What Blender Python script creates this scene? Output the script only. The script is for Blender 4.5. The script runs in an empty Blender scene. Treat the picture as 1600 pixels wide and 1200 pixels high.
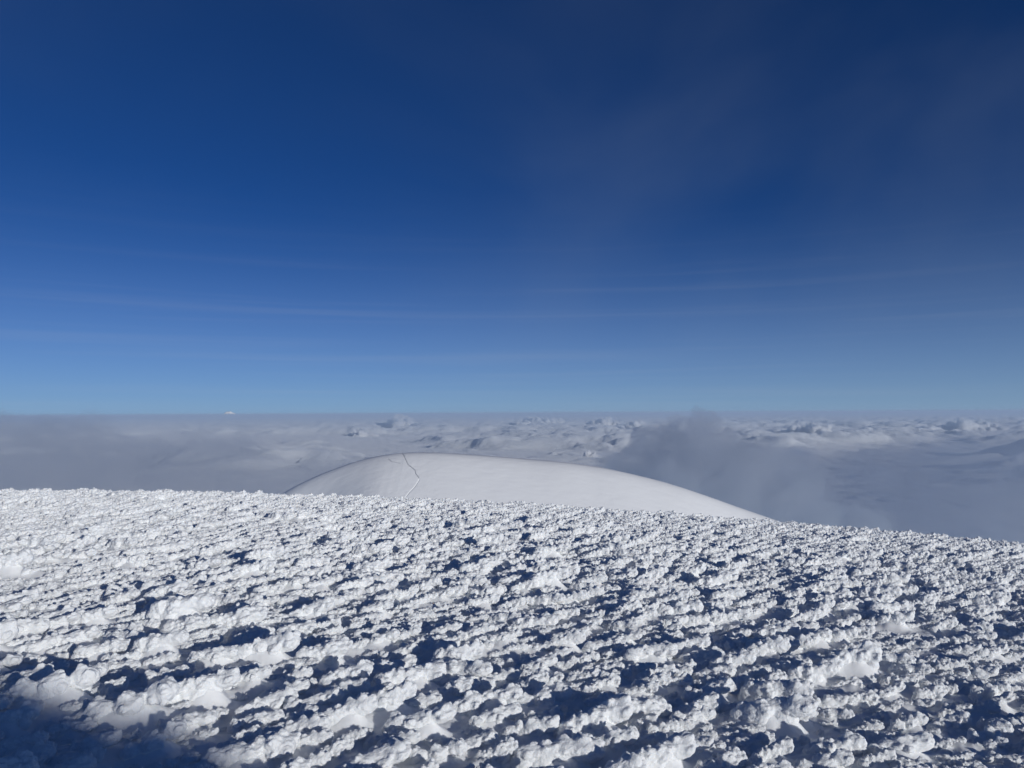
import bpy, bmesh, math, random
import numpy as np
from mathutils import Vector, Matrix, Euler

R = math.radians
rng = np.random.default_rng(7)
random.seed(7)
scene = bpy.context.scene
col = scene.collection

# ------------------------------------------------------------------ camera
EYE = 1.65
cam_d = bpy.data.cameras.new('camera')
cam = bpy.data.objects.new('camera', cam_d)
col.objects.link(cam)
cam_d.sensor_width = 36.0
cam_d.lens = 26.0
cam_d.clip_start = 0.05
cam_d.clip_end = 600000.0
cam.location = (0, 0, EYE)
cam.rotation_euler = (Matrix.Rotation(R(90 + 2.25), 3, 'X') @ Matrix.Rotation(R(-0.3), 3, 'Z')).to_euler()
scene.camera = cam

# ------------------------------------------------------------------ sun and sky
SUN_EL, SUN_AZ = 11.0, 40.0            # azimuth: degrees to the right of straight behind the camera
sdir = Vector((math.sin(R(SUN_AZ)) * math.cos(R(SUN_EL)), -math.cos(R(SUN_AZ)) * math.cos(R(SUN_EL)), math.sin(R(SUN_EL))))
sun_d = bpy.data.lights.new('sun', 'SUN')
sun_d.energy = 2.85
sun_d.angle = R(0.53)
sun_d.color = (1.0, 0.985, 0.95)
sun = bpy.data.objects.new('sun', sun_d)
col.objects.link(sun)
sun.rotation_euler = sdir.to_track_quat('Z', 'Y').to_euler()

world = bpy.data.worlds.new('World')
scene.world = world
world.use_nodes = True
wt = world.node_tree
wn, wl = wt.nodes, wt.links
wn.clear()
w_out = wn.new('ShaderNodeOutputWorld')
w_bg = wn.new('ShaderNodeBackground')
w_sky = wn.new('ShaderNodeTexSky')
w_sky.sky_type = 'NISHITA'
w_sky.sun_disc = False
w_sky.sun_elevation = R(SUN_EL)
w_sky.sun_rotation = R(180 - SUN_AZ)
w_sky.altitude = 5000
w_sky.air_density = 1.0
w_sky.dust_density = 5.0
w_sky.ozone_density = 8.5
w_bg.inputs['Strength'].default_value = 0.060
# thin high cloud streaks, all round the sky
w_tc = wn.new('ShaderNodeTexCoord')
w_map = wn.new('ShaderNodeMapping')
w_map.inputs['Scale'].default_value = (0.75, 0.75, 42.0)
w_map.inputs['Rotation'].default_value = (0.0, 0.0, 0.5)
w_map.inputs['Location'].default_value = (4.425, 2.399, 1.689)
w_noise = wn.new('ShaderNodeTexNoise')
w_noise.inputs['Scale'].default_value = 1.6
w_noise.inputs['Detail'].default_value = 7
w_noise.inputs['Roughness'].default_value = 0.55
w_noise.inputs['Distortion'].default_value = 0.25
w_ramp = wn.new('ShaderNodeMapRange')
w_ramp.interpolation_type = 'SMOOTHSTEP'
w_ramp.inputs['From Min'].default_value = 0.48
w_ramp.inputs['From Max'].default_value = 0.80
w_ramp.inputs['To Max'].default_value = 0.08
w_sep = wn.new('ShaderNodeSeparateXYZ')
w_band = wn.new('ShaderNodeMapRange')
w_band.interpolation_type = 'SMOOTHSTEP'
w_band.inputs['From Min'].default_value = 0.30
w_band.inputs['From Max'].default_value = 0.04
w_mul = wn.new('ShaderNodeMath'); w_mul.operation = 'MULTIPLY'
w_mix = wn.new('ShaderNodeMix'); w_mix.data_type = 'RGBA'
w_mix.inputs[7].default_value = (7.5, 8.0, 8.6, 1)
wl.new(w_tc.outputs['Generated'], w_map.inputs['Vector'])
wl.new(w_map.outputs['Vector'], w_noise.inputs['Vector'])
wl.new(w_noise.outputs['Fac'], w_ramp.inputs['Value'])
wl.new(w_tc.outputs['Generated'], w_sep.inputs['Vector'])
wl.new(w_sep.outputs['Z'], w_band.inputs['Value'])
wl.new(w_ramp.outputs['Result'], w_mul.inputs[0])
wl.new(w_band.outputs['Result'], w_mul.inputs[1])
wl.new(w_mul.outputs['Value'], w_mix.inputs[0])
# pale veil of thin high haze that thickens towards the horizon, the same all round
w_veil = wn.new('ShaderNodeMapRange')
w_veil.inputs['From Min'].default_value = 0.30
w_veil.inputs['From Max'].default_value = -0.02
w_vpow = wn.new('ShaderNodeMath'); w_vpow.operation = 'POWER'; w_vpow.inputs[1].default_value = 2.2
w_vmul = wn.new('ShaderNodeMath'); w_vmul.operation = 'MULTIPLY'; w_vmul.inputs[1].default_value = 0.62
w_vmix = wn.new('ShaderNodeMix'); w_vmix.data_type = 'RGBA'
w_vmix.inputs[7].default_value = (5.4, 7.6, 10.4, 1)
wl.new(w_sep.outputs['Z'], w_veil.inputs['Value'])
wl.new(w_veil.outputs['Result'], w_vpow.inputs[0])
wl.new(w_vpow.outputs['Value'], w_vmul.inputs[0])
wl.new(w_vmul.outputs['Value'], w_vmix.inputs[0])
wl.new(w_sky.outputs['Color'], w_vmix.inputs[6])
# wide, faint patches of thin mist drifting across the sky
w_mn = wn.new('ShaderNodeTexNoise'); w_mn.inputs['Scale'].default_value = 1.5; w_mn.inputs['Detail'].default_value = 5
w_mn.inputs['Roughness'].default_value = 0.5; w_mn.inputs['Distortion'].default_value = 0.5
w_mm = wn.new('ShaderNodeMapping'); w_mm.inputs['Location'].default_value = (-0.37, -1.267, -1.446); w_mm.inputs['Scale'].default_value = (1.2, 1.2, 1.5)
w_mr = wn.new('ShaderNodeMapRange'); w_mr.interpolation_type = 'SMOOTHSTEP'
w_mr.inputs['From Min'].default_value = 0.36; w_mr.inputs['From Max'].default_value = 0.72; w_mr.inputs['To Max'].default_value = 0.09
w_mx = wn.new('ShaderNodeMix'); w_mx.data_type = 'RGBA'; w_mx.inputs[7].default_value = (3.7, 4.7, 6.3, 1)
wl.new(w_tc.outputs['Generated'], w_mm.inputs['Vector']); wl.new(w_mm.outputs['Vector'], w_mn.inputs['Vector'])
wl.new(w_mn.outputs['Fac'], w_mr.inputs['Value']); wl.new(w_mr.outputs['Result'], w_mx.inputs[0])
wl.new(w_vmix.outputs[2], w_mx.inputs[6])
wl.new(w_mx.outputs[2], w_mix.inputs[6])
wl.new(w_mix.outputs[2], w_bg.inputs['Color'])
wl.new(w_bg.outputs['Background'], w_out.inputs['Surface'])

scene.view_settings.view_transform = 'Standard'
scene.view_settings.look = 'None'
scene.view_settings.gamma = 1.0
scene.view_settings.use_curve_mapping = False
scene.view_settings.exposure = 0.0
cy = scene.cycles
cy.use_denoising = True
cy.max_bounces = 12
cy.diffuse_bounces = 6
cy.volume_bounces = 10
cy.transparent_max_bounces = 16
cy.volume_max_steps = 256

# ------------------------------------------------------------------ numpy noise
def _hash(ix, iy, iz, seed):
    with np.errstate(over='ignore'):
        h = (ix.astype(np.uint32) * np.uint32(374761393) + iy.astype(np.uint32) * np.uint32(668265263)
             + iz.astype(np.uint32) * np.uint32(2147483647) + np.uint32(seed * 1013904223 & 0xffffffff))
        h = (h ^ (h >> np.uint32(13))) * np.uint32(1274126177)
        h = (h ^ (h >> np.uint32(16))) * np.uint32(2246822519)
        h = h ^ (h >> np.uint32(15))
    return h.astype(np.float64) / 4294967295.0

def vnoise(x, y, z=None, seed=0):
    """gradient-like value noise, about -1..1"""
    if z is None: z = np.zeros_like(x)
    fx, fy, fz = np.floor(x), np.floor(y), np.floor(z)
    tx, ty, tz = x - fx, y - fy, z - fz
    ix, iy, iz = fx.astype(np.int64), fy.astype(np.int64), fz.astype(np.int64)
    sx, sy, sz = [t * t * t * (t * (t * 6 - 15) + 10) for t in (tx, ty, tz)]
    def g(a, b, c):
        h = _hash(ix + a, iy + b, iz + c, seed) * 2 * np.pi
        k = _hash(ix + a, iy + b, iz + c, seed + 57) * 2 - 1
        s = np.sqrt(np.maximum(0, 1 - k * k))
        return (tx - a) * np.cos(h) * s + (ty - b) * np.sin(h) * s + (tz - c) * k
    def lerp(a, b, t): return a + (b - a) * t
    n = lerp(lerp(lerp(g(0,0,0), g(1,0,0), sx), lerp(g(0,1,0), g(1,1,0), sx), sy),
             lerp(lerp(g(0,0,1), g(1,0,1), sx), lerp(g(0,1,1), g(1,1,1), sx), sy), sz)
    return n * 1.6

def fbm(x, y, z=None, seed=0, octaves=4, gain=0.5, lac=2.03):
    if z is None: z = np.zeros_like(x) + 0.37
    a, s = 1.0, 0.0
    for o in range(octaves):
        s = s + a * vnoise(x, y, z, seed + o * 11)
        x, y, z, a = x * lac + 3.1, y * lac + 1.7, z * lac + 5.3, a * gain
    return s

def worley(x, y, seed=0):
    """distance to nearest jittered point, 2D"""
    fx, fy = np.floor(x), np.floor(y)
    best = np.full_like(x, 9.0)
    zero = np.zeros_like(fx).astype(np.int64)
    for a in (-1, 0, 1):
        for b in (-1, 0, 1):
            ix, iy = (fx + a).astype(np.int64), (fy + b).astype(np.int64)
            px = fx + a + _hash(ix, iy, zero, seed)
            py = fy + b + _hash(ix, iy, zero, seed + 31)
            best = np.minimum(best, (px - x) ** 2 + (py - y) ** 2)
    return np.sqrt(best)

def smooth(a, b, x):
    t = np.clip((x - a) / (b - a), 0, 1)
    return t * t * (3 - 2 * t)

# ------------------------------------------------------------------ helpers
def mesh_obj(name, verts, faces, mat, parent=None, smooth_shade=True):
    me = bpy.data.meshes.new(name)
    verts = np.asarray(verts, dtype=np.float32)
    groups = [np.asarray(f, dtype=np.int32) for f in (faces if isinstance(faces, list) else [faces])]
    me.vertices.add(len(verts)); me.vertices.foreach_set('co', verts.ravel())
    flat = np.concatenate([f.ravel() for f in groups])
    size = np.concatenate([np.full(len(f), f.shape[1], dtype=np.int32) for f in groups])
    me.loops.add(len(flat)); me.loops.foreach_set('vertex_index', flat)
    me.polygons.add(len(size))
    me.polygons.foreach_set('loop_start', np.concatenate([[0], np.cumsum(size)[:-1]]).astype(np.int32))
    me.update(calc_edges=True)
    if smooth_shade:
        me.polygons.foreach_set('use_smooth', np.ones(len(size), dtype=bool))
    me.materials.append(mat)
    ob = bpy.data.objects.new(name, me)
    col.objects.link(ob)
    if parent: ob.parent = parent
    return ob

def grid_faces(nu, nv, wrap=False):
    i = np.arange(nu * nv).reshape(nu, nv)
    a, b, c, d = i[:-1, :-1], i[1:, :-1], i[1:, 1:], i[:-1, 1:]
    f = np.stack([a, d, c, b], -1).reshape(-1, 4)
    if wrap:
        g = np.stack([i[:-1, -1], i[:-1, 0], i[1:, 0], i[1:, -1]], -1).reshape(-1, 4)
        f = np.concatenate([f, g])
    return f

def snow_material(name, base=(0.80, 0.815, 0.83), bump=0.35, scale=90.0, dist=0.006, detail=5, tint=0.03, sss=0.0):
    m = bpy.data.materials.new(name); m.use_nodes = True
    nt = m.node_tree; n, l = nt.nodes, nt.links
    p = n['Principled BSDF']
    p.inputs['Roughness'].default_value = 0.75
    p.inputs['Specular IOR Level'].default_value = 0.25
    if sss:
        p.inputs['Subsurface Weight'].default_value = 1.0
        p.inputs['Subsurface Radius'].default_value = (1.0, 0.95, 0.9)
        p.inputs['Subsurface Scale'].default_value = sss
    tc = n.new('ShaderNodeTexCoord')
    no = n.new('ShaderNodeTexNoise'); no.inputs['Scale'].default_value = scale; no.inputs['Detail'].default_value = detail
    no.inputs['Roughness'].default_value = 0.62
    bp = n.new('ShaderNodeBump'); bp.inputs['Strength'].default_value = bump; bp.inputs['Distance'].default_value = dist
    l.new(tc.outputs['Object'], no.inputs['Vector'])
    l.new(no.outputs['Fac'], bp.inputs['Height'])
    l.new(bp.outputs['Normal'], p.inputs['Normal'])
    n2 = n.new('ShaderNodeTexNoise'); n2.inputs['Scale'].default_value = scale * 0.08; n2.inputs['Detail'].default_value = 4
    l.new(tc.outputs['Object'], n2.inputs['Vector'])
    mx = n.new('ShaderNodeMix'); mx.data_type = 'RGBA'
    mx.inputs[6].default_value = (base[0] - tint, base[1] - tint, base[2] - tint, 1)
    mx.inputs[7].default_value = (base[0] + tint, base[1] + tint, base[2] + tint, 1)
    l.new(n2.outputs['Fac'], mx.inputs[0])
    l.new(mx.outputs[2], p.inputs['Base Color'])
    return m

M_slope = snow_material('wind_packed_snow', (0.88, 0.885, 0.88), sss=0.012)
M_rime = snow_material('rime_ice', (0.88, 0.895, 0.90), bump=0.8, scale=42.0, dist=0.012, detail=7, sss=0.005)
M_dome = snow_material('smooth_snow', (0.93, 0.93, 0.925), bump=0.3, scale=0.8, dist=0.15)

# ------------------------------------------------------------------ near slope
A_, B_, C_, E_ = 0.010, 0.0021, 0.058, 0.0016
def slope_z(x, y):
    yy = np.maximum(y, -4.0)
    return -(A_ * yy + B_ * yy * yy * np.sign(yy) + C_ * x + E_ * x * x)

def wind_angle(x, y):
    """ground direction the rime has grown towards (radians from +X)"""
    u = x / (np.abs(y) + 3.0)
    return np.radians(5 - 19 * np.clip(u, -0.8, 0.8)) + 0.14 * fbm(x * 0.25, y * 0.25, seed=91, octaves=2)

def drift(x, y):
    """smooth snow relief: shallow hollows and low ridges drawn out along the wind"""
    w = math.radians(5)
    p = x * math.cos(w) + y * math.sin(w)
    q = -x * math.sin(w) + y * math.cos(w)
    h = 0.055 * fbm(p * 0.7, q * 1.5, seed=3, octaves=2)
    r = 1 - np.abs(fbm(p * 1.7, q * 4.2, seed=5, octaves=3))
    h += 0.04 * (r - 0.6)
    return h

def ground_z(x, y):
    return slope_z(x, y) + drift(x, y)

def base_z(x, y):
    z = ground_z(x, y)
    w = math.radians(5)
    p = x * math.cos(w) + y * math.sin(w)
    q = -x * math.sin(w) + y * math.cos(w)
    pw = p + 0.06 * vnoise(p * 5, q * 5, seed=8); qw = q + 0.05 * vnoise(p * 5 + 9, q * 5, seed=9)
    cell = np.clip(1 - worley(pw * 6.0, qw * 10.0, seed=12) * 1.15, 0, 1) ** 0.6
    mask = 0.45 + 0.55 * smooth(-0.35, 0.25, fbm(x * 0.9, y * 0.9, seed=21, octaves=3))
    z = z + mask * 0.018 * cell + 0.009 * fbm(p * 11, q * 17, seed=14, octaves=4, gain=0.6)
    return z

# dart throwing over the slope, drawn out along the wind
def scatter():
    n = 150000
    r = np.sqrt(rng.uniform(1.0, 36.0 ** 2, n))
    # denser trial near the viewer
    r = np.concatenate([r, rng.uniform(1.0, 12.0, 35000)])
    a = rng.uniform(-R(44), R(44), len(r))
    x, y = r * np.sin(a), r * np.cos(a)
    size = 0.180 * np.exp(rng.normal(0, 0.27, len(r))) * (1 + 0.35 * fbm(x * 0.5, y * 0.5, seed=61, octaves=2))
    size = np.clip(size, 0.11, 0.42)
    small = rng.random(len(r)) < 0.14
    size = np.where(small, size * 0.5, size)
    gap = fbm(x * 0.8, y * 0.8, seed=21, octaves=3)
    keep = gap > -0.62 - 0.5 * rng.random(len(r))
    x, y, size = x[keep], y[keep], size[keep]
    order = np.argsort(-size + rng.normal(0, 0.07, len(size)))
    wa = wind_angle(x, y)
    grid, out = {}, []
    for i in order:
        L = size[i]
        cs, sn = math.cos(wa[i]), math.sin(wa[i])
        gi, gj = int(x[i] // 0.4), int(y[i] // 0.4)
        ok = True
        for di in (-1, 0, 1):
            for dj in (-1, 0, 1):
                for j in grid.get((gi + di, gj + dj), ()):
                    dx, dy = x[j] - x[i], y[j] - y[i]
                    p, q = dx * cs + dy * sn, -dx * sn + dy * cs
                    m = (L + size[j]) * 0.5
                    if (p / (0.83 * m)) ** 2 + (q / (0.55 * m)) ** 2 < 1:
                        ok = False; break
                if not ok: break
            if not ok: break
        if ok:
            grid.setdefault((gi, gj), []).append(i); out.append(i)
    out = np.array(out)
    return x[out], y[out], size[out], wa[out]

sx, sy, ss, sa = scatter()
n_cl = len(sx)
peds = ss * rng.uniform(0.18, 0.38, n_cl)

# every clump stands on its own drift: a smooth tail up-wind, a steep lip under the head
CELL = 0.025
RX0, RY0 = -27.0, 0.0
RNX, RNY = int(54 / CELL), int(37.5 / CELL)
raster = np.zeros((RNX, RNY), dtype=np.float32)
for k in range(n_cl):
    L, H = ss[k], peds[k]
    m = 1.15 * L
    i0, i1 = int((sx[k] - m - RX0) / CELL), int((sx[k] + m - RX0) / CELL) + 1
    j0, j1 = int((sy[k] - m - RY0) / CELL), int((sy[k] + m - RY0) / CELL) + 1
    i0, j0, i1, j1 = max(i0, 0), max(j0, 0), min(i1, RNX), min(j1, RNY)
    if i1 <= i0 or j1 <= j0: continue
    dx = (RX0 + np.arange(i0, i1) * CELL - sx[k])[:, None]; dy = (RY0 + np.arange(j0, j1) * CELL - sy[k])[None, :]
    cs, sn = math.cos(sa[k]), math.sin(sa[k])
    p = (dx * cs + dy * sn) / L; q = (-dx * sn + dy * cs) / L
    h = H * np.exp(-(q / 0.30) ** 2) * np.where(p > 0.1, np.exp(-((p - 0.1) / 0.30) ** 2), np.exp(-((p - 0.1) / 0.62) ** 2))
    sub = raster[i0:i1, j0:j1]
    # soft maximum
    d_ = np.clip(0.5 + 0.5 * (h - sub) / 0.03, 0, 1)
    raster[i0:i1, j0:j1] = sub * (1 - d_) + h * d_ + 0.03 * d_ * (1 - d_)

def pedestal(x, y):
    fx = np.clip((x - RX0) / CELL, 0, RNX - 2.001); fy = np.clip((y - RY0) / CELL, 0, RNY - 2.001)
    ix, iy = fx.astype(int), fy.astype(int); tx, ty = fx - ix, fy - iy
    v = (raster[ix, iy] * (1 - tx) + raster[ix + 1, iy] * tx) * (1 - ty) + (raster[ix, iy + 1] * (1 - tx) + raster[ix + 1, iy + 1] * tx) * ty
    ok = (x > RX0) & (x < RX0 + RNX * CELL - 0.05) & (y > 0) & (y < RY0 + RNY * CELL - 0.05)
    return np.where(ok, v, 0.0)

nu, nv = 620, 820
rad = np.concatenate([np.geomspace(0.9, 46.0, nu - 40), np.linspace(47.5, 130, 40)])
ang = np.linspace(-R(48), R(48), nv)
rr, aa = np.meshgrid(rad, ang, indexing='ij')
gx, gy = rr * np.sin(aa), rr * np.cos(aa)
gz = np.where(rr < 46, base_z(gx, gy), slope_z(gx, gy)) + pedestal(gx, gy)
slope = mesh_obj('snow_slope', np.stack([gx, gy, gz], -1).reshape(-1, 3), grid_faces(nu, nv), M_slope)
slope['kind'] = 'structure'
slope['label'] = 'wind-packed snow slope crusted with rime falling away from the viewpoint'

# the same slope carried round behind the viewpoint
nb, na = 60, 120
rad2 = np.concatenate([[0.02], np.geomspace(0.3, 60, nb - 1)])
ang2 = np.linspace(R(47.9), R(312.1), na)
r2, a2 = np.meshgrid(rad2, ang2, indexing='ij')
bx, by = r2 * np.sin(a2), r2 * np.cos(a2)
bz = ground_z(bx, by) - 0.004
back = mesh_obj('snow_slope_behind', np.stack([bx, by, bz], -1).reshape(-1, 3), grid_faces(nb, na), M_slope)
back['kind'] = 'structure'
nc = 12
r3, a3 = np.meshgrid(np.linspace(0.02, 0.95, nc), np.linspace(-R(48.5), R(48.5), 60), indexing='ij')
cx, cyy = r3 * np.sin(a3), r3 * np.cos(a3)
foot = mesh_obj('snow_slope_underfoot', np.stack([cx, cyy, ground_z(cx, cyy) - 0.008], -1).reshape(-1, 3), grid_faces(nc, 60), M_slope)
foot['kind'] = 'structure'

# ------------------------------------------------------------------ rime clumps
_b = bmesh.new(); bmesh.ops.create_icosphere(_b, subdivisions=2, radius=1.0)
ICO_V = np.array([v.co[:] for v in _b.verts]); ICO_F = np.array([[v.index for v in f.verts] for f in _b.faces]); _b.free()
def lobe_cloud(lobes):
    vs, fs = [], []
    for k, (c, r, sc, rot) in enumerate(lobes):
        m = np.array(rot.to_matrix())
        vs.append((ICO_V * (np.array(sc) * r)) @ m.T + np.array(c)); fs.append(ICO_F + k * len(ICO_V))
    return np.concatenate(vs), np.concatenate(fs)

def make_clump_mesh(k):
    """a cauliflower ridge of rime about 1 unit long; its blunt head points to +X, its tail runs into the snow"""
    rd = random.Random(100 + k)
    lobes = []
    nb_ = rd.choice([3, 4, 4, 5])
    body = []
    sway = rd.uniform(-0.10, 0.10)
    for i in range(nb_):
        t = i / (nb_ - 1)
        r = (0.128 + 0.042 * t) * rd.uniform(0.85, 1.12)
        c = Vector((-0.36 + 0.68 * t, sway * (t - 0.5) * 2 + rd.uniform(-0.06, 0.06), 0.05 + 0.07 * t + rd.uniform(-0.02, 0.03)))
        body.append((c, r))
        lobes.append((c, r, (1.4, 0.95, 0.92), Euler((0, -0.12, rd.uniform(-0.15, 0.15)))))
        if t < 0.9:      # the blunt head overhangs, the rest is rooted
            lobes.append((c - Vector((0.05, 0, 0.15)), r * 1.1, (1.25, 1.0, 1.1), Euler((0, 0, 0))))
            lobes.append((c - Vector((0.08, 0, 0.28)), r * 1.1, (1.25, 1.05, 1.1), Euler((0, 0, 0))))
    for k2 in range(rd.randint(1, 3)):      # side shoots
        c0, r0 = rd.choice(body)
        c = c0 + Vector((rd.uniform(-0.05, 0.15), rd.choice([-1, 1]) * r0 * rd.uniform(0.7, 1.0), rd.uniform(-0.06, 0.03)))
        r = r0 * rd.uniform(0.55, 0.75)
        body.append((c, r)); lobes.append((c, r, (1.3, 0.95, 0.9), Euler((0, -0.25, 0))))
        lobes.append((c - Vector((0.04, 0, 0.12)), r, (1.2, 1, 1.2), Euler((0, 0, 0))))
    knobs = []
    for c, r in body:
        for k2 in range(9):
            th = rd.uniform(-2.0, 2.0)
            d = Vector((rd.uniform(-0.5, 1.1), math.sin(th), math.cos(th) * 0.9)).normalized()
            kr = r * rd.uniform(0.26, 0.46)
            p = c + Vector((d.x * r * 1.2, d.y * r * 0.92, d.z * r * 0.9)) * rd.uniform(0.82, 0.98)
            knobs.append((p, kr, d))
            lobes.append((p, kr, (1.5, 0.9, 0.95), Euler((0, -0.4, rd.uniform(-0.3, 0.3)))))
    for p, kr, d in knobs:
        for j in range(3):
            e = (d + Vector((rd.uniform(-0.5, 1.0), rd.uniform(-0.8, 0.8), rd.uniform(-0.4, 0.9)))).normalized()
            lobes.append((p + e * kr * rd.uniform(0.75, 1.0), kr * rd.uniform(0.32, 0.46), (1.2, 0.95, 0.95), Euler((0, -0.3, 0))))
    lv, lf = lobe_cloud(lobes)
    ob = mesh_obj('rime_work', lv, lf, M_rime); me = ob.data
    md = ob.modifiers.new('remesh', 'REMESH'); md.mode = 'VOXEL'; md.voxel_size = 0.0135; md.use_smooth_shade = True
    sm = ob.modifiers.new('smooth', 'SMOOTH'); sm.factor = 0.5; sm.iterations = 1
    dg = bpy.context.evaluated_depsgraph_get()
    out = bpy.data.meshes.new_from_object(ob.evaluated_get(dg))
    bpy.data.objects.remove(ob); bpy.data.meshes.remove(me)
    co = np.empty(len(out.vertices) * 3, dtype=np.float32); out.vertices.foreach_get('co', co)
    no = np.empty_like(co); out.vertices.foreach_get('normal', no)
    co = co.reshape(-1, 3).astype(np.float64); no = no.reshape(-1, 3)
    d = 0.010 * fbm(co[:, 0] * 14 + k * 7, co[:, 1] * 18, co[:, 2] * 18, seed=40, octaves=3)
    co = co + no * d[:, None]
    out.vertices.foreach_set('co', co.astype(np.float32).ravel())
    out.polygons.foreach_set('use_smooth', np.ones(len(out.polygons), dtype=bool))
    out.name = 'rime_clump'
    out.materials.clear(); out.materials.append(M_rime)
    out.update()
    return out

NVAR = 14
clump_meshes = [make_clump_mesh(k) for k in range(NVAR)]

sz = ground_z(sx, sy) + pedestal(sx, sy)
var = rng.integers(0, NVAR, n_cl)
rot = np.stack([rng.normal(0, 0.10, n_cl), rng.normal(0.0, 0.08, n_cl), sa + rng.normal(0, 0.13, n_cl)], -1)
scl = np.stack([ss, ss * rng.uniform(0.85, 1.15, n_cl), ss * rng.uniform(0.8, 1.15, n_cl)], -1)
sz = sz - 0.05 * ss
# 300 largest in view: pieces of their own
u = sx / sy; v = (EYE - sz) / sy
inview = (np.abs(u) < 0.70) & (v < 0.53)
score = np.where(inview, ss / np.hypot(sx, sy), 0)
top = np.argsort(-score)[:300]
for i in top:
    o = bpy.data.objects.new('rime_clump', clump_meshes[var[i]])
    o.location = (sx[i], sy[i], sz[i]); o.rotation_euler = rot[i]; o.scale = scl[i]
    col.objects.link(o)
    o.parent = slope

rest = np.setdiff1d(np.arange(n_cl), top)
src = bpy.data.collections.new('rime_sources')
for k, me in enumerate(clump_meshes):
    src.objects.link(bpy.data.objects.new('rime_source_%02d' % k, me))
pm = bpy.data.meshes.new('rime_crust')
pm.vertices.add(len(rest))
pm.vertices.foreach_set('co', np.stack([sx, sy, sz], -1)[rest].astype(np.float32).ravel())
for nm, arr in (('rot', rot[rest]), ('scl', scl[rest])):
    at = pm.attributes.new(nm, 'FLOAT_VECTOR', 'POINT'); at.data.foreach_set('vector', arr.astype(np.float32).ravel())
at = pm.attributes.new('var', 'INT', 'POINT'); at.data.foreach_set('value', var[rest].astype(np.int32))
crust = bpy.data.objects.new('rime_crust', pm)
col.objects.link(crust); crust.parent = slope
crust['kind'] = 'stuff'
ng = bpy.data.node_groups.new('rime_scatter', 'GeometryNodeTree')
ng.interface.new_socket('Geometry', in_out='INPUT', socket_type='NodeSocketGeometry')
ng.interface.new_socket('Geometry', in_out='OUTPUT', socket_type='NodeSocketGeometry')
gi = ng.nodes.new('NodeGroupInput'); go = ng.nodes.new('NodeGroupOutput')
iop = ng.nodes.new('GeometryNodeInstanceOnPoints')
ci = ng.nodes.new('GeometryNodeCollectionInfo')
ci.inputs['Collection'].default_value = src
ci.inputs['Separate Children'].default_value = True
iop.inputs['Pick Instance'].default_value = True
def named(nm, typ):
    nd = ng.nodes.new('GeometryNodeInputNamedAttribute'); nd.data_type = typ; nd.inputs['Name'].default_value = nm
    return nd.outputs['Attribute']
e2r = ng.nodes.new('FunctionNodeEulerToRotation')
ng.links.new(named('rot', 'FLOAT_VECTOR'), e2r.inputs[0])
ng.links.new(gi.outputs[0], iop.inputs['Points'])
ng.links.new(ci.outputs[0], iop.inputs['Instance'])
ng.links.new(named('var', 'INT'), iop.inputs['Instance Index'])
ng.links.new(e2r.outputs[0], iop.inputs['Rotation'])
ng.links.new(named('scl', 'FLOAT_VECTOR'), iop.inputs['Scale'])
ng.links.new(iop.outputs[0], go.inputs[0])
gm = crust.modifiers.new('scatter', 'NODES'); gm.node_group = ng

# ------------------------------------------------------------------ unseen mound added behind the viewpoint to cast the lower-corner shadow
def mound():
    nr, na_ = 60, 90
    r = np.linspace(0, 13, nr); a = np.linspace(0, 2 * np.pi, na_, endpoint=False)
    rg, ag = np.meshgrid(r, a, indexing='ij')
    x = 10.70 + rg * np.cos(ag); y = -14.53 + rg * np.sin(ag)
    z = 4.95 * np.exp(-(rg / 4.74) ** 2) + 0.5 * fbm(x * 1.1, y * 1.1, seed=70, octaves=4) * np.exp(-(rg / 6) ** 2)
    fade = smooth(8, 12.5, rg)
    z = z * (1 - fade) + (slope_z(x, y) - 0.3) * fade
    return np.stack([x, y, z], -1).reshape(-1, 3), grid_faces(nr, na_, wrap=True)[:, ::-1]
v_, f_ = mound()
mo = mesh_obj('shadow_mound', v_, f_, M_rime)
mo['kind'] = 'structure'

# ------------------------------------------------------------------ snow dome beyond the slope
F = 1155.5
D0 = 260.0
def px(x, y, depth):
    """photo pixel at a depth -> world X, Z (camera pitch and roll taken out)"""
    hx, hy = x - 800, 647.5 - y - (x - 800) * 0.0053
    return hx / F * depth, EYE + hy / F * depth

# skyline of the dome: left foot, crown, right foot
prof = [(330, 850), (440, 772), (480, 752), (530, 731), (575, 717), (610, 710), (650, 708.5), (720, 711), (800, 717), (880, 724),
        (960, 736), (1040, 756), (1110, 779), (1160, 797), (1210, 814), (1270, 838), (1400, 900)]
pX = np.array([px(a, b, D0)[0] for a, b in prof]); pZ = np.array([px(a, b, D0)[1] for a, b in prof])
def dome_line(x):
    # smooth interpolation of the skyline
    s = np.zeros_like(x)
    for o in (-6, -3, 0, 3, 6):
        s = s + np.interp(x + o, pX, pZ)
    return s / 5
trail_px = [(628, 710.5), (633, 719), (637, 727), (648, 736), (649, 741), (655.5, 750), (648, 762), (640, 770), (632, 780), (628, 792)]
trail2_px = [(606, 718.5), (612, 723), (622, 725), (628, 726)]

def dome_z(x, y):
    t = (y - D0)
    z = dome_line(x)
    tn = np.maximum(-t, 0)
    zf = z - (0.60 + 0.5 * (1 - smooth(-80.0, -42.0, x))) * (np.sqrt(tn * tn + 36) - 6) - 0.004 * np.maximum(t, 0) ** 2
    z = zf + 0.25 * fbm(x * 0.03, y * 0.03, seed=81, octaves=2) + 0.045 * fbm(x * 0.22, y * 0.35, seed=82, octaves=4, gain=0.6)
    return z

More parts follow.
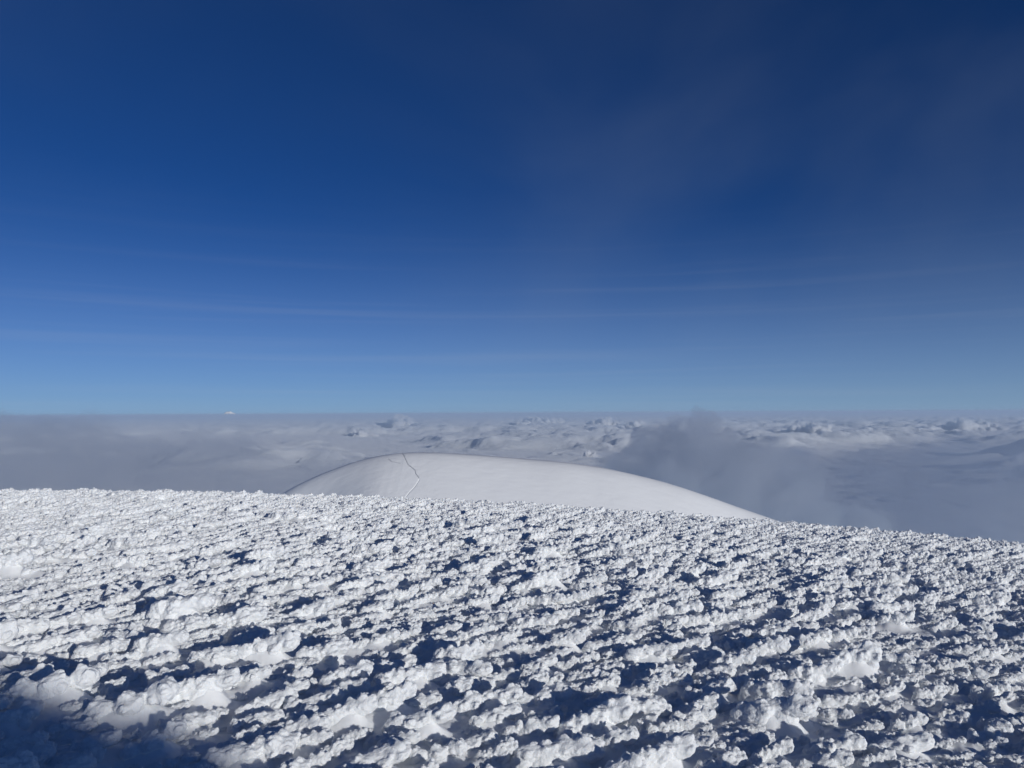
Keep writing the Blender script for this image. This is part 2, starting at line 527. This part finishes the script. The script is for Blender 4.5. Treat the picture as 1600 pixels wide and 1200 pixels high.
def on_dome(p):
    """march a photo pixel's ray onto the dome"""
    dX, dZ = px(p[0], p[1], 1.0)[0], px(p[0], p[1], 1.0)[1] - EYE
    d = np.arange(190, 270, 0.1)
    hit = np.nonzero(EYE + dZ * d < dome_z(dX * d, d))[0]
    d = d[hit[0]] if len(hit) else D0
    return (dX * d, d)
trail = [on_dome(p) for p in trail_px]
trail2 = [on_dome(p) for p in trail2_px]

def seg_dist(x, y, pts):
    best = np.full(x.shape, 1e9)
    for (ax, ay), (bx_, by_) in zip(pts[:-1], pts[1:]):
        dx, dy = bx_ - ax, by_ - ay
        t = np.clip(((x - ax) * dx + (y - ay) * dy) / (dx * dx + dy * dy + 1e-9), 0, 1)
        best = np.minimum(best, np.hypot(x - ax - t * dx, y - ay - t * dy))
    return best

xs = np.unique(np.concatenate([np.linspace(-130, -48, 90), np.arange(-48, -24, 0.12), np.linspace(-24, 160, 220)]))
ys = np.unique(np.concatenate([np.linspace(160, 215, 60), np.linspace(215, 262, 400), np.linspace(262, 330, 50)]))
X, Y = np.meshgrid(xs, ys, indexing='ij')
Z = dome_z(X, Y)
near = (X > -50) & (X < -22) & (Y > 205)
d1 = np.full(X.shape, 99.0); d2 = d1.copy()
d1[near] = seg_dist(X[near], Y[near], trail)
d2[near] = seg_dist(X[near], Y[near], trail2)
Z = Z - 0.15 * (1 - smooth(0.04, 0.24, d1 + 0.05 * vnoise(X * 1.7, Y * 1.7, seed=4)))
Z = Z - 0.12 * (1 - smooth(0.05, 0.28, d2))
dome = mesh_obj('snow_dome', np.stack([X, Y, Z], -1).reshape(-1, 3), grid_faces(len(xs), len(ys))[:, ::-1], M_dome)
dome['kind'] = 'structure'
dome['label'] = 'smooth rounded snow dome rising beyond the rime slope'

# trodden trail: thin uneven strip, greyed to put the groove's shade into its colour
M_trail = snow_material('trodden_snow_shade', (0.48, 0.50, 0.53), bump=0.5, scale=4.0, dist=0.05, tint=0.06)
def ribbon(name, pts, w0):
    P = []
    for (ax, ay), (bx_, by_) in zip(pts[:-1], pts[1:]):
        m = max(2, int(math.hypot(bx_ - ax, by_ - ay) / 0.35))
        for k in range(m): P.append((ax + (bx_ - ax) * k / m, ay + (by_ - ay) * k / m))
    P = np.array(P); T = np.gradient(P, axis=0); T /= np.linalg.norm(T, axis=1)[:, None] + 1e-9
    N = np.stack([-T[:, 1], T[:, 0]], -1)
    w = w0 * (1 + 0.45 * vnoise(P[:, 0] * 2.1, P[:, 1] * 2.1, seed=33))
    P = P + N * (0.12 * vnoise(P[:, 0] * 0.9, P[:, 1] * 0.9, seed=35))[:, None]
    cols = []
    for o in (-1, 0, 1):
        q = P + N * (o * w)[:, None]
        cols.append(np.stack([q[:, 0], q[:, 1], dome_z(q[:, 0], q[:, 1]) + (0.03 if o else -0.02)], -1))
    V = np.stack(cols, 1)
    ob = mesh_obj(name, V.reshape(-1, 3), grid_faces(len(P), 3), M_trail)
    ob['kind'] = 'structure'
    return ob
ribbon('snow_trail', trail[:6], 0.075)['label'] = 'thin zigzag footprint trail climbing the snow dome'
ribbon('snow_trail', trail2, 0.05)['label'] = 'short faint footprint trail near the crown of the snow dome'

# ------------------------------------------------------------------ cloud sea
CLOUD_Z = -920.0
M_cloud = bpy.data.materials.new('cloud_tops'); M_cloud.use_nodes = True
_n = M_cloud.node_tree.nodes; _l = M_cloud.node_tree.links; _n.clear()
_o = _n.new('ShaderNodeOutputMaterial'); _v = _n.new('ShaderNodeVolumePrincipled')
_v.inputs['Color'].default_value = (0.982, 0.988, 0.996, 1)
_v.inputs['Density'].default_value = 0.045
_v.inputs['Anisotropy'].default_value = 0.0
_l.new(_v.outputs['Volume'], _o.inputs['Volume'])

def cloud_h(x, y):
    x = x / 1000.0; y = y / 1000.0          # kilometres
    r = np.hypot(x, y)
    wx = x + 0.7 * fbm(x * 0.45, y * 0.45, seed=201, octaves=3)
    wy = y + 0.7 * fbm(x * 0.45 + 40, y * 0.45, seed=202, octaves=3)
    big = fbm(wx * 0.07, wy * 0.12, seed=210, octaves=3)
    cov = smooth(-0.25, 0.40, fbm(wx * 0.10, wy * 0.20, seed=215, octaves=3))
    puff = np.clip(1 - worley(wx * 0.40, wy * 0.68, seed=220), 0, 1)
    puff2 = np.clip(1 - worley(wx * 1.1, wy * 1.6, seed=221), 0, 1)
    puff3 = np.clip(1 - worley(wx * 3.2, wy * 4.0, seed=222), 0, 1)
    lump = puff ** 1.2 * (0.5 + 0.65 * puff2 + 0.3 * puff3)
    near = smooth(6, 22, r)                 # the near cloud is a flat, soft layer
    h = 60 * big + (0.25 + 0.75 * near) * (560 * cov * lump + 70 * puff2 * (0.4 + 0.6 * cov)) + 30 * fbm(wx * 1.4, wy * 2.4, seed=230, octaves=4, gain=0.5)
    return h

nr, na3 = 620, 760
rc = np.geomspace(2500, 300000, nr)
ac = np.linspace(-R(46), R(46), na3)
rg, ag = np.meshgrid(rc, ac, indexing='ij')
cxx, cyy2 = rg * np.sin(ag), rg * np.cos(ag)
czz = CLOUD_Z + 460 * np.tanh(cloud_h(cxx, cyy2) * (1 - 0.7 * smooth(90000, 220000, rg)) / 460)
sv = np.stack([cxx, cyy2, czz], -1).reshape(-1, 3)
sf = grid_faces(nr, na3)
# close the sheet below so that it holds a body of cloud
idx = np.arange(nr * na3).reshape(nr, na3)
rim = np.concatenate([idx[0, :], idx[1:, -1], idx[-1, -2::-1], idx[-2:0:-1, 0]])
low = sv[rim].copy(); low[:, 2] = CLOUD_Z - 900
base_i = len(sv) + np.arange(len(rim))
side = np.stack([rim, base_i, np.roll(base_i, -1), np.roll(rim, -1)], -1)
sv = np.concatenate([sv, low, [[0, 60000, CLOUD_Z - 900]]])
ctr = len(sv) - 1
bot = np.stack([base_i, np.full(len(rim), ctr), np.roll(base_i, -1)], -1)
sea = mesh_obj('cloud_sea', sv, [sf, side, bot], M_cloud)
sea['kind'] = 'stuff'
sea['label'] = 'grey and white sea of clouds reaching to the horizon'

# ------------------------------------------------------------------ the air
def box_obj(name, x0, x1, y0, y1, z0, z1, mat):
    v = [(x, y, z) for x in (x0, x1) for y in (y0, y1) for z in (z0, z1)]
    f = np.array([(0, 1, 3, 2), (4, 6, 7, 5), (0, 4, 5, 1), (2, 3, 7, 6), (0, 2, 6, 4), (1, 5, 7, 3)])
    return mesh_obj(name, v, f, mat, smooth_shade=False)
M_haze = bpy.data.materials.new('pale_air'); M_haze.use_nodes = True
_n = M_haze.node_tree.nodes; _l = M_haze.node_tree.links; _n.clear()
_o = _n.new('ShaderNodeOutputMaterial'); _v = _n.new('ShaderNodeVolumePrincipled')
_v.inputs['Color'].default_value = (0.66, 0.81, 1.0, 1)
_v.inputs['Density'].default_value = 3.2e-5
_v.inputs['Anisotropy'].default_value = 0.0
_l.new(_v.outputs['Volume'], _o.inputs['Volume'])
haze = box_obj('haze', -90000, 90000, -3000, 120000, -425.0, 30.0, M_haze)
haze['kind'] = 'stuff'

def vol_mat(name, density, color, g):
    m = bpy.data.materials.new(name); m.use_nodes = True
    n = m.node_tree.nodes; n.clear()
    o = n.new('ShaderNodeOutputMaterial'); v = n.new('ShaderNodeVolumePrincipled')
    v.inputs['Density'].default_value = density; v.inputs['Color'].default_value = (*color, 1); v.inputs['Anisotropy'].default_value = g
    m.node_tree.links.new(v.outputs['Volume'], o.inputs['Volume'])
    return m

def puffy(name, lobes, voxel, mat, noise=0.0, nscale=1.0, seed=0):
    """one closed billowing body out of overlapping lobes"""
    lv, lf = lobe_cloud(lobes)
    ob = mesh_obj('work', lv, lf, mat)
    md = ob.modifiers.new('remesh', 'REMESH'); md.mode = 'VOXEL'; md.voxel_size = voxel; md.use_smooth_shade = True
    sm = ob.modifiers.new('smooth', 'SMOOTH'); sm.factor = 0.5; sm.iterations = 2
    out = bpy.data.meshes.new_from_object(ob.evaluated_get(bpy.context.evaluated_depsgraph_get()))
    old = ob.data
    bpy.data.objects.remove(ob); bpy.data.meshes.remove(old)
    co = np.empty(len(out.vertices) * 3, dtype=np.float32); out.vertices.foreach_get('co', co)
    no = np.empty_like(co); out.vertices.foreach_get('normal', no)
    co = co.reshape(-1, 3).astype(np.float64); no = no.reshape(-1, 3)
    co += no * (noise * fbm(co[:, 0] * nscale, co[:, 1] * nscale, co[:, 2] * nscale, seed=seed, octaves=4, gain=0.55))[:, None]
    out.vertices.foreach_set('co', co.astype(np.float32).ravel()); out.update()
    out.name = name
    o = bpy.data.objects.new(name, out); col.objects.link(o)
    return o

# single cumulus heads standing out of the cloud sea
M_cumulus = vol_mat('cumulus', 0.05, (0.998, 0.998, 1.0), 0.0)
def cumulus(px_x, px_top, px_w, px_h, depth, label, seed):
    rd = random.Random(seed)
    X, Zt = px(px_x, px_top, depth)
    W, H = px_w / F * depth, px_h / F * depth
    z0 = Zt - H
    lobes = []
    heads = []
    n = 7
    for k in range(n):
        t = (k + 0.5) / n * 2 - 1 + rd.uniform(-0.1, 0.1)
        hh = H * (1 - 0.75 * abs(t) ** 1.6) * rd.uniform(0.75, 1.0)
        r = max(0.18 * W, 0.4 * hh) * rd.uniform(0.7, 1.0)
        c = Vector((X + t * W * 0.42, depth + rd.uniform(-0.3, 0.3) * W, z0 + max(hh - r, 0)))
        heads.append((c, r)); lobes.append((c, r, (1.1, 1.1, 1), Euler((0, 0, 0))))
        lobes.append((c - Vector((0, 0, r)), r * 1.25, (1.2, 1.2, 1), Euler((0, 0, 0))))
    for c, r in heads:
        for j in range(9):
            d = Vector((rd.uniform(-1, 1), rd.uniform(-1, 0.6), rd.uniform(-0.1, 1))).normalized()
            kr = r * rd.uniform(0.3, 0.5); p = c + d * r * 0.95
            lobes.append((p, kr, (1, 1, 1), Euler((0, 0, 0))))
            for q in range(3):
                e = (d + Vector((rd.uniform(-.8, .8), rd.uniform(-.8, .8), rd.uniform(-.3, .8)))).normalized()
                lobes.append((p + e * kr, kr * rd.uniform(0.35, 0.5), (1, 1, 1), Euler((0, 0, 0))))
    o = puffy('cumulus_cloud', lobes, W / 60, M_cumulus, W * 0.012, 12 / W, seed)
    o['label'] = label; o['category'] = 'cloud'; o['group'] = 'cumulus heads standing out of the cloud sea'
    return o
cumulus(1250, 660, 110, 48, 26000, 'largest rounded white cumulus head just right of the grey mist plume', 1)
cumulus(1000, 657, 84, 38, 30000, 'broad white cumulus head close to the left of the mist plume', 2)
cumulus(940, 653, 64, 22, 42000, 'small bright flat-bottomed cumulus above the right half of the snow dome', 3)
cumulus(842, 653, 72, 18, 46000, 'thin low white cumulus bank directly above the middle of the snow dome', 4)
cumulus(628, 649, 46, 18, 48000, 'small pale cumulus near the horizon above the footprint trail', 5)
cumulus(560, 673, 70, 22, 30000, 'faint grey cumulus over the left shoulder of the snow dome', 6)
cumulus(918, 708, 70, 40, 15000, 'white cumulus peeping from behind the right crest of the snow dome', 7)
cumulus(1520, 661, 120, 26, 34000, 'long pale cumulus bank near the horizon farthest to the right', 8)

# mist drifting up from behind the slope
def mist(name, blobs, depth, voxel, mat, noise, nscale, label, seed):
    rd = random.Random(seed); lobes = []
    for (bx_, by_, rx, rz, dy) in blobs:
        d = depth + dy
        X, Zc = px(bx_, by_, d)
        r0 = rx / F * d
        c = Vector((X, d, Zc))
        lobes.append((c, r0, (1, 1, rz / rx), Euler((0, 0, 0))))
        for j in range(8):
            e = Vector((rd.uniform(-1, 1), rd.uniform(-1, 1), rd.uniform(-1, 1))).normalized()
            kr = r0 * rd.uniform(0.3, 0.5)
            lobes.append((c + Vector((e.x * r0, e.y * r0, e.z * r0 * rz / rx)) * 0.9, kr, (1, 1, 1), Euler((0, 0, 0))))
    o = puffy(name, lobes, voxel, mat, noise, nscale, seed)
    o['label'] = label
    return o
M_mist1 = vol_mat('grey_mist', 0.016, (0.80, 0.825, 0.87), 0.45)
M_mist2 = vol_mat('thin_mist', 0.0016, (0.84, 0.86, 0.90), 0.45)
p_ = mist('mist_plume', [(1114, 652, 11, 14, 0), (1106, 668, 24, 22, 0), (1085, 688, 40, 30, 0), (1140, 694, 34, 26, 60), (1010, 712, 44, 26, 80), (1060, 722, 66, 40, 40),
                         (1150, 735, 70, 42, 0), (985, 745, 50, 30, 80), (1090, 780, 90, 55, 0), (1215, 770, 64, 38, -40), (1230, 815, 80, 45, -40), (1300, 835, 80, 42, 0)],
          1500, 9.0, M_mist1, 26, 0.02, 'soft grey mist plume rising to a peak right of the snow dome', 11)
p_['category'] = 'mist'
p2 = mist('mist_bank', [(40, 735, 120, 50, 0), (180, 725, 120, 50, 100), (320, 730, 110, 48, 0), (430, 745, 80, 40, 100), (-80, 720, 120, 55, 0), (520, 735, 70, 30, 200)],
          2600, 24.0, M_mist2, 45, 0.008, 'even grey mist bank left of the snow dome', 12)
p2['category'] = 'mist'
M_mist3 = vol_mat('shaded_mist', 0.0032, (0.74, 0.79, 0.87), 0.5)
p3 = mist('mist_bank', [(1290, 752, 90, 34, 0), (1400, 742, 110, 36, 100), (1520, 738, 120, 36, 0), (1650, 740, 120, 38, 0), (1380, 800, 120, 45, 0), (1500, 800, 120, 50, 100),
                        (1620, 800, 120, 55, 0), (1450, 840, 140, 45, 0)],
          2600, 24.0, M_mist3, 40, 0.008, 'dim blue-grey mist bank over the falling right end of the slope', 13)
p3['category'] = 'mist'

# ------------------------------------------------------------------ far snow peak
def peak():
    D = 160000.0
    X, Zt = px(360, 645.0, D)
    n = 40
    g = np.linspace(-1, 1, n)
    a, b = np.meshgrid(g, g, indexing='ij')
    rr_ = np.hypot(a, b)
    W = 5200.0
    x, y = X + a * W, D + b * W
    h = np.clip(1 - rr_, 0, 1) ** 1.25
    h = h * (1 + 0.25 * fbm(a * 3, b * 3, seed=301, octaves=4)) 
    z = -1300 + (Zt + 1300) * h / h.max()
    return np.stack([x, y, z], -1).reshape(-1, 3), grid_faces(n, n)[:, ::-1]
v_, f_ = peak()
pk = mesh_obj('snow_peak', v_, f_, M_dome)
pk['kind'] = 'structure'
pk['label'] = 'tiny white snow peak poking above the far cloud horizon'
